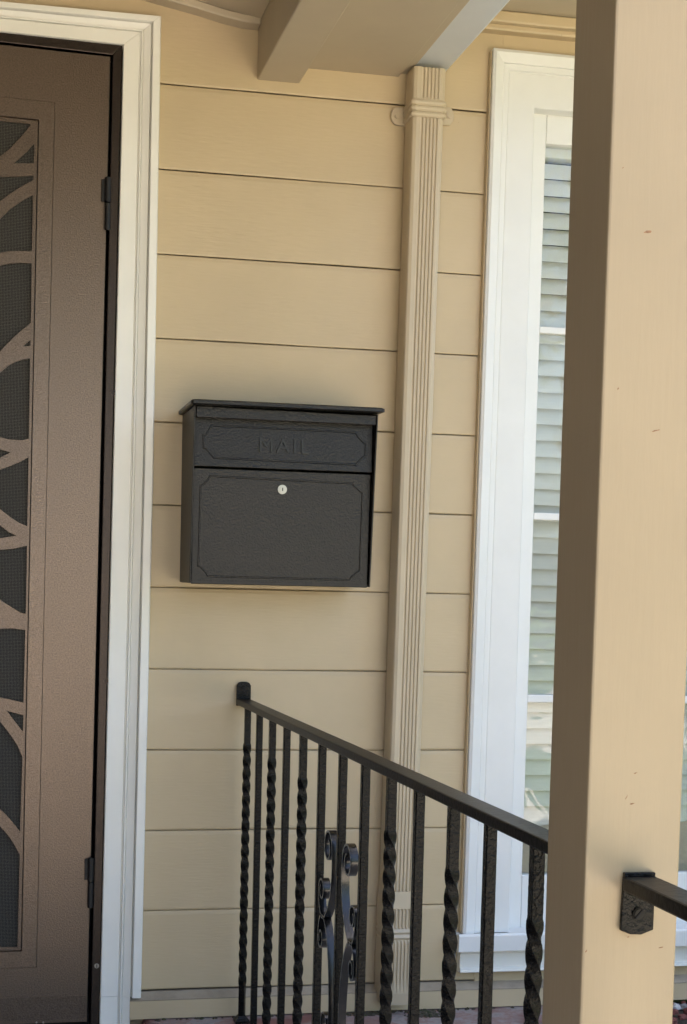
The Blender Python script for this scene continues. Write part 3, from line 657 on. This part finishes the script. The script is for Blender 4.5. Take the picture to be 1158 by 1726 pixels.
up_, lo_ = scroll_path(H1, H2, 0.0300, 0.0200), scroll_path(0.172, H2 - 0.006, 0.0300, 0.0180)
for sx in (1, -1):
    for sz, pth in ((1, up_), (-1, lo_)):
        o = obj('scroll', ribbon([(sx * s_, zmid + sz * z_) for s_, z_ in pth]), 'iron_gloss', rl, smooth=True); o.data.set_sharp_from_angle(angle=R(40))

rl2 = thing('railing', 'black iron railing fixed with a bracket to the front of the porch post', 'railing')
YP = -2.0361
obj('top_rail', box_bm(XRAIL - RW, XRAIL + RW, -2.70, YP - 0.006, ZR - RT, ZR, 0.0022), 'iron_rail', rl2)
bracket(YP - 0.001, False, rl2)
for i in range(4):
    y = YP - 0.144 * (i + 1); add_baluster(y, i % 2 == 0, 40 + i, rl2); shoe(y, rl2)

# ------------------------------------------------------------------ window
wd = thing('window', 'white wood window with wavy glass panes beside the porch post', 'window')
wprof = [(1.0, 0.05), (1.0, -0.018), (0.985, -0.020), (0.40, -0.020), (0.385, -0.0188), (0.365, -0.0188), (0.35, -0.0225), (0.27, -0.0235), (0.25, -0.0225), (0.235, -0.0265), (0.06, -0.031), (0.0, -0.027), (0.0, 0.004)]
def wsec(out, inn, yref=-0.022):
    a, b_ = at(*out, 1, yref), at(*inn, 1, yref); return [Vector((a.x + (b_.x - a.x) * t, y, a.z + (b_.z - a.z) * t)) for t, y in wprof]
WO, WI = (831, 82), (902, 182)
csec = wsec(WO, WI)
ob, ib = (782.5, 1590), (856, 1541)               # foot of the casing
a = at(778.5, 1590, 1, -0.022); c = at(858, 1590, 1, -0.022)
foot = [Vector((a.x + (c.x - a.x) * t, y, at(820, 1572, 1, -0.022).z)) for t, y in wprof]
zi, zo = csec[0].z, csec[-1].z
xr_in = 2.0; xr_out = 2.075
rsec = [Vector((xr_in + (xr_out - xr_in) * (1 - t), y, zo + (zi - zo) * t)) for t, y in wprof]
rfoot = [Vector((v.x, v.y, foot[0].z)) for v in rsec]
obj('casing', loft_bm([foot, csec, rsec, rfoot], closed_ring=True), 'window_white', wd)
# tan outer edge strip of the casing
xo = csec[-1].x; xof = foot[-1].x
e = [Vector((xo - 0.0035, -0.019, zo - 0.004)), Vector((xof - 0.0035, -0.019, foot[0].z)), Vector((xof - 0.0005, -0.019, foot[0].z)), Vector((xo - 0.0005, -0.019, zo - 0.004))]
obj('casing_edge', prism_bm(e, [p + Vector((0, 0.022, 0)) for p in e]), 'tan_paint', wd)
# sash
YSH = 0.016; YG = 0.030
xs0 = foot[0].x - 0.012; xs1 = xr_in + 0.012
gxl = at(900, 860, 1, YSH).x                       # left edge of the glass
z_top = at(922, 242, 1, YSH).z; z_bot = at(880, 1475, 1, YSH).z
zsh_t = csec[0].z + 0.012; zsill = foot[0].z
obj('sash_stile', box_bm(xs0, gxl, YSH, YSH + 0.034, zsill - 0.01, zsh_t, 0.002), 'window_white', wd)
obj('sash_stile', box_bm(xs1 - 0.045, xs1, YSH, YSH + 0.034, zsill - 0.01, zsh_t, 0.002), 'window_white', wd)
obj('sash_top_rail', box_bm(gxl + 0.0005, xs1 - 0.0455, YSH + 0.0006, YSH + 0.034, z_top, zsh_t, 0.002), 'window_white', wd)
obj('sash_bottom_rail', box_bm(gxl + 0.0005, xs1 - 0.0455, YSH + 0.0006, YSH + 0.034, zsill - 0.01, z_bot, 0.002), 'window_white', wd)
mzs = [(at(912, 561, 1, YSH).z, at(912, 549.5, 1, YSH).z), (at(902, 876, 1, YSH).z, at(902, 863.5, 1, YSH).z), (at(890, 1184, 1, YSH).z, at(890, 1171, 1, YSH).z)]
for z0, z1 in mzs:
    obj('muntin', box_bm(gxl + 0.0005, xs1 - 0.0455, YSH + 0.002, YSH + 0.030, z0, z1, 0.002), 'window_white', wd)
xmid = (gxl + xs1 - 0.045) / 2
edges = [z_bot] + [z for m_ in mzs[::-1] for z in m_] + [z_top]
for i in range(4):
    z0, z1 = edges[2 * i], edges[2 * i + 1]
    for (x0, x1) in ((gxl, xmid - 0.008), (xmid + 0.008, xs1 - 0.045)):
        obj('pane', box_bm(x0 - 0.003, x1 + 0.003, YG, YG + 0.003, z0 - 0.003, z1 + 0.003), 'old_glass', wd)
    obj('muntin', box_bm(xmid - 0.009, xmid + 0.009, YSH + 0.003, YSH + 0.029, z0 + 0.0005, z1 - 0.0005, 0.002), 'window_white', wd)
# sill and apron
sx0 = at(774, 1580, 1, -0.055).x
zt_, zb3 = at(860, 1574, 1, -0.055).z, at(860, 1604, 1, -0.055).z
sp_ = [(0.05, zsill + 0.004), (-0.020, zsill - 0.002), (-0.053, zt_ + 0.001), (-0.056, zt_ - 0.004), (-0.055, zb3 + 0.002), (-0.050, zb3), (0.02, zb3)]
obj('sill', loft_bm([[Vector((x, y, z)) for y, z in sp_] for x in (sx0, 1.5, 2.12)], closed_ring=True), 'window_white', wd)
ax0 = at(776.5, 1620, 1, -0.03).x; za0 = at(860, 1638, 1, -0.03).z
ap_ = [(0.006, zb3 - 0.0005), (-0.033, zb3 - 0.0005), (-0.033, zb3 - 0.007), (-0.025, zb3 - 0.010), (-0.024, za0 + 0.012), (-0.030, za0 + 0.008), (-0.031, za0 + 0.002), (-0.028, za0), (0.006, za0)]
obj('apron', loft_bm([[Vector((x, y, z)) for y, z in ap_] for x in (ax0, 1.5, 2.10)], closed_ring=True), 'white_paint', wd)

# blind
bd = thing('window_blind', 'white slatted window blind hanging behind the wavy glass', 'blind')
sz = at(900, 0, 1, 0)
zt_b = z_top + 0.002
pitch = 0.0365; YB_ = 0.068
obj('head_rail', box_bm(gxl - 0.03, xs1 - 0.02, YB_ - 0.012, YB_ + 0.03, z_top - 0.018, z_top + 0.03, 0.002), 'blind_white', bd)
z = z_top - 0.045; zend = at(885, 1385, 1, YB_).z
me_s = None
while z > zend:
    if me_s is None:
        p = []
        for i in range(6):
            t = i / 5; a = R(60); d = (t - 0.5) * 0.046; cv = 0.0025 * (1 - (2 * t - 1) ** 2)
            p.append((-d * 0.0 - math.cos(a) * -d + -math.sin(a) * cv, d * math.sin(a) + math.cos(a) * cv * 0))
        p2 = [(y + 0.0022, zz) for y, zz in p][::-1]
        b = loft_bm([[Vector((x, y, zz)) for y, zz in p + p2] for x in (gxl - 0.03, xs1 - 0.02)], closed_ring=True)
        o = obj('slat', b, 'blind_white', bd); me_s = o.data
    else:
        o = obj('slat', me_s, None, bd)
    o.location = (0, YB_, z); o.rotation_euler = (R(random.uniform(-3, 3)), 0, 0); z -= pitch
for x in (gxl + 0.10, xs1 - 0.15):
    obj('ladder_cord', cyl_bm(Vector((x, YB_ - 0.022, (z_top + zend) / 2)), (0, 0, 1), 0.001, z_top - zend, 6), 'blind_white', bd)
obj('bottom_rail', box_bm(gxl - 0.03, xs1 - 0.02, YB_ - 0.014, YB_ + 0.016, z + 0.003, z + 0.019, 0.003), 'blind_white', bd)
# crumpled cloth on the inner ledge under the blind
z_rail = z
b = bmesh.new(); NX, NZ = 46, 16; rows = []
for j in range(NZ + 1):
    row = []
    for i in range(NX + 1):
        x = gxl - 0.02 + (xs1 - gxl) * i / NX; t = j / NZ
        zz = z_bot - 0.01 + (z_rail + 0.035 - z_bot + 0.004 * math.sin(7 * x + 1.2) + 0.015 * math.sin(19 * x)) * t
        y = 0.043 + 0.004 * math.sin(22 * x + 5 * t) + 0.005 * math.sin(55 * t + 9 * x) * (1 - 0.5 * t) + 0.002 * t
        row.append(b.verts.new((x, y, zz)))
    rows.append(row)
for r0, r1 in zip(rows, rows[1:]):
    for i in range(NX): b.faces.new((r0[i], r0[i + 1], r1[i + 1], r1[i]))
bmesh.ops.solidify(b, geom=b.faces[:], thickness=0.003)
tag(obj('bunched_cloth', b, 'cloth', smooth=True), 'cream crumpled cloth behind the lowest window pane under the blind', 'cloth')

# ------------------------------------------------------------------ leaf litter and stones by the wall
def rock_bm(r, rnd):
    b = bmesh.new(); bmesh.ops.create_icosphere(b, subdivisions=1, radius=r)
    sx, sy, sz_ = rnd.uniform(0.8, 1.4), rnd.uniform(0.7, 1.2), rnd.uniform(0.5, 0.85)
    for v in b.verts: v.co = Vector((v.co.x * sx, v.co.y * sy, v.co.z * sz_)) * rnd.uniform(0.75, 1.2)
    return b
rnd = random.Random(3)
def rocks(name, n, col_mats, region, rr):
    b = bmesh.new()
    for i in range(n):
        q = rock_bm(rnd.uniform(*rr), rnd); x, y, z = region(); bmesh.ops.transform(q, matrix=Matrix.Translation((x, y, z)) @ Matrix.Rotation(rnd.uniform(0, 6), 4, 'Z'), verts=q.verts[:])
        for f in q.faces: f.material_index = 0
        k = rnd.randrange(len(col_mats))
        for f in q.faces: f.material_index = k
        add(b, q)
    me = bpy.data.meshes.new(name); b.to_mesh(me); b.free()
    for m_ in col_mats: me.materials.append(MATS[m_])
    o = bpy.data.objects.new(name, me); COL.objects.link(o); o['kind'] = 'stuff'; return o
mat('lava_red', (0.20, 0.065, 0.05), 0.9, var=0.5, vscale=60, bump=0.9, bscale=120, bdist=0.004)
mat('lava_grey', (0.30, 0.28, 0.27), 0.9, var=0.5, vscale=60, bump=0.9, bscale=120, bdist=0.004)
mat('lava_white', (0.55, 0.53, 0.51), 0.9, var=0.3, vscale=60)
o = rocks('lava_rock', 900, ['lava_red', 'lava_red', 'lava_red', 'lava_grey', 'lava_grey', 'lava_white'], lambda: (rnd.uniform(1.27, 2.1), -0.03 - 0.9 * rnd.random() ** 1.5, -0.008 + rnd.uniform(-0.006, 0.006)), (0.007, 0.015))
o['label'] = 'red and grey lava rock chips along the wall foot'; o['category'] = 'gravel'
mat('moss', (0.05, 0.055, 0.02), 0.95, var=0.5, vscale=80)
def debris():
    a = rnd.random()
    if a < 0.45: return (rnd.gauss(0.97, 0.022), rnd.uniform(-0.085, -0.03), 0.001)
    if a < 0.8: return (rnd.gauss(0.835, 0.022), rnd.uniform(-0.055, -0.029), 0.001)
    return (rnd.uniform(0.36, 1.2), rnd.uniform(-0.036, -0.029), 0.0005)
o = rocks('moss_and_dirt', 420, ['dirt', 'moss', 'dirt'], debris, (0.0015, 0.0055)); o['label'] = 'dark moss and dirt at the foot of the downspout'; o['category'] = 'dirt'

# ------------------------------------------------------------------ trees over the yard (seen only as reflections in the panes)
def tree(x, y, h, rad, material, label, seed):
    rd = random.Random(seed); z0 = -0.5
    t = thing('street_tree', label, 'tree', 'trees in the front yard')
    secs = []
    for i in range(9):
        f = i / 8; r_ = 0.22 * (1 - 0.75 * f) + (0.12 if i == 0 else 0)
        cxx, cyy = x + 0.25 * math.sin(3 * f + seed), y + 0.2 * math.cos(2 * f + seed)
        secs.append([Vector((cxx + r_ * math.cos(a * math.pi / 4), cyy + r_ * math.sin(a * math.pi / 4), z0 + f * h * 0.75)) for a in range(8)])
    b = loft_bm(secs, closed_ring=True)
    for k in range(7):
        a = k * 0.9 + seed; z_ = z0 + h * (0.35 + 0.05 * k); e_ = Vector((x + math.cos(a) * rad * 0.7, y + math.sin(a) * rad * 0.7, z_ + h * 0.2)); s_ = Vector((x, y, z_))
        d = (e_ - s_).normalized(); q = Vector((0, 0, 1)).rotation_difference(d).to_matrix()
        add(b, loft_bm([[s_ + (e_ - s_) * f + q @ Vector((r_ * math.cos(m_ * math.pi / 3), r_ * math.sin(m_ * math.pi / 3), 0)) for m_ in range(6)] for f, r_ in ((0, 0.09), (1, 0.02))], closed_ring=True))
    obj('trunk', b, 'bark', t)
    verts, faces = [], []
    clumps = [(x + rd.gauss(0, rad * 0.42), y + rd.gauss(0, rad * 0.42), z0 + h * rd.uniform(0.38, 1.0), rd.uniform(0.35, 0.8) * max(1, rad / 3.4)) for _ in range(int(46 * (rad / 3) ** 2))]
    for (a, b_, c, r_) in clumps:
        for _ in range(70):
            d = Vector((rd.gauss(0, 1), rd.gauss(0, 1), rd.gauss(0, 0.8))).normalized() * r_ * rd.random() ** 0.4
            p = Vector((a, b_, c)) + d; u_ = Vector((rd.gauss(0, 1), rd.gauss(0, 1), rd.gauss(0, 1))).normalized(); w_ = u_.orthogonal().normalized(); s_ = rd.uniform(0.06, 0.13); i0 = len(verts)
            verts += [p - u_ * s_, p + w_ * s_ * 0.5, p + u_ * s_, p - w_ * s_ * 0.5]; faces.append((i0, i0 + 1, i0 + 2, i0 + 3))
    me = bpy.data.meshes.new('crown'); me.from_pydata(verts, [], faces); obj('crown', me, material, t)
tree(5.5, -25, 8.0, 3.0, 'leaf_light', 'broad light green tree in the front yard', 1)
def hedge_blocker(x0, x1, y0, y1, h, seed):  # unseen growth, added to block low sky on the window side
    rd = random.Random(seed); t = thing('hedge_blocker', 'unseen green foliage added to cut sky light from the right', 'hedge_blocker')
    verts, faces = [], []
    for _ in range(9000):
        p = Vector((rd.uniform(x0, x1), rd.uniform(y0, y1), -0.5 + h * rd.random() ** 0.8)); u_ = Vector((rd.gauss(0, 1), rd.gauss(0, 1), rd.gauss(0, 1))).normalized(); w_ = u_.orthogonal().normalized(); s_ = rd.uniform(0.04, 0.08); i0 = len(verts)
        verts += [p - u_ * s_, p + w_ * s_ * 0.55, p + u_ * s_, p - w_ * s_ * 0.55]; faces.append((i0, i0 + 1, i0 + 2, i0 + 3))
    me = bpy.data.meshes.new('foliage'); me.from_pydata(verts, [], faces); obj('foliage', me, 'leaf_light', t)
    b = bmesh.new(); n_ = int((y1 - y0) / 0.6)
    for i in range(n_):
        add(b, cyl_bm(Vector(((x0 + x1) / 2 + rd.uniform(-0.1, 0.1), y0 + 0.3 + i * 0.6, -0.5 + h * 0.4)), (rd.uniform(-0.1, 0.1), rd.uniform(-0.1, 0.1), 1), 0.03, h * 0.8, 6, r2=0.01))
    obj('stems', b, 'bark', t)
hedge_blocker(4.7, 5.5, -7.0, -0.9, 2.2, 9)
tree(10.0, -21, 13.5, 4.6, 'leaf_dark', 'tall dark green tree in the front yard', 2)
tree(2.5, -25, 8.0, 3.0, 'leaf_light', 'rounded light green tree across the driveway', 3)
tree(-5.5, -23, 8.0, 3.2, 'leaf_dark', 'dark green spreading tree across the driveway', 4)
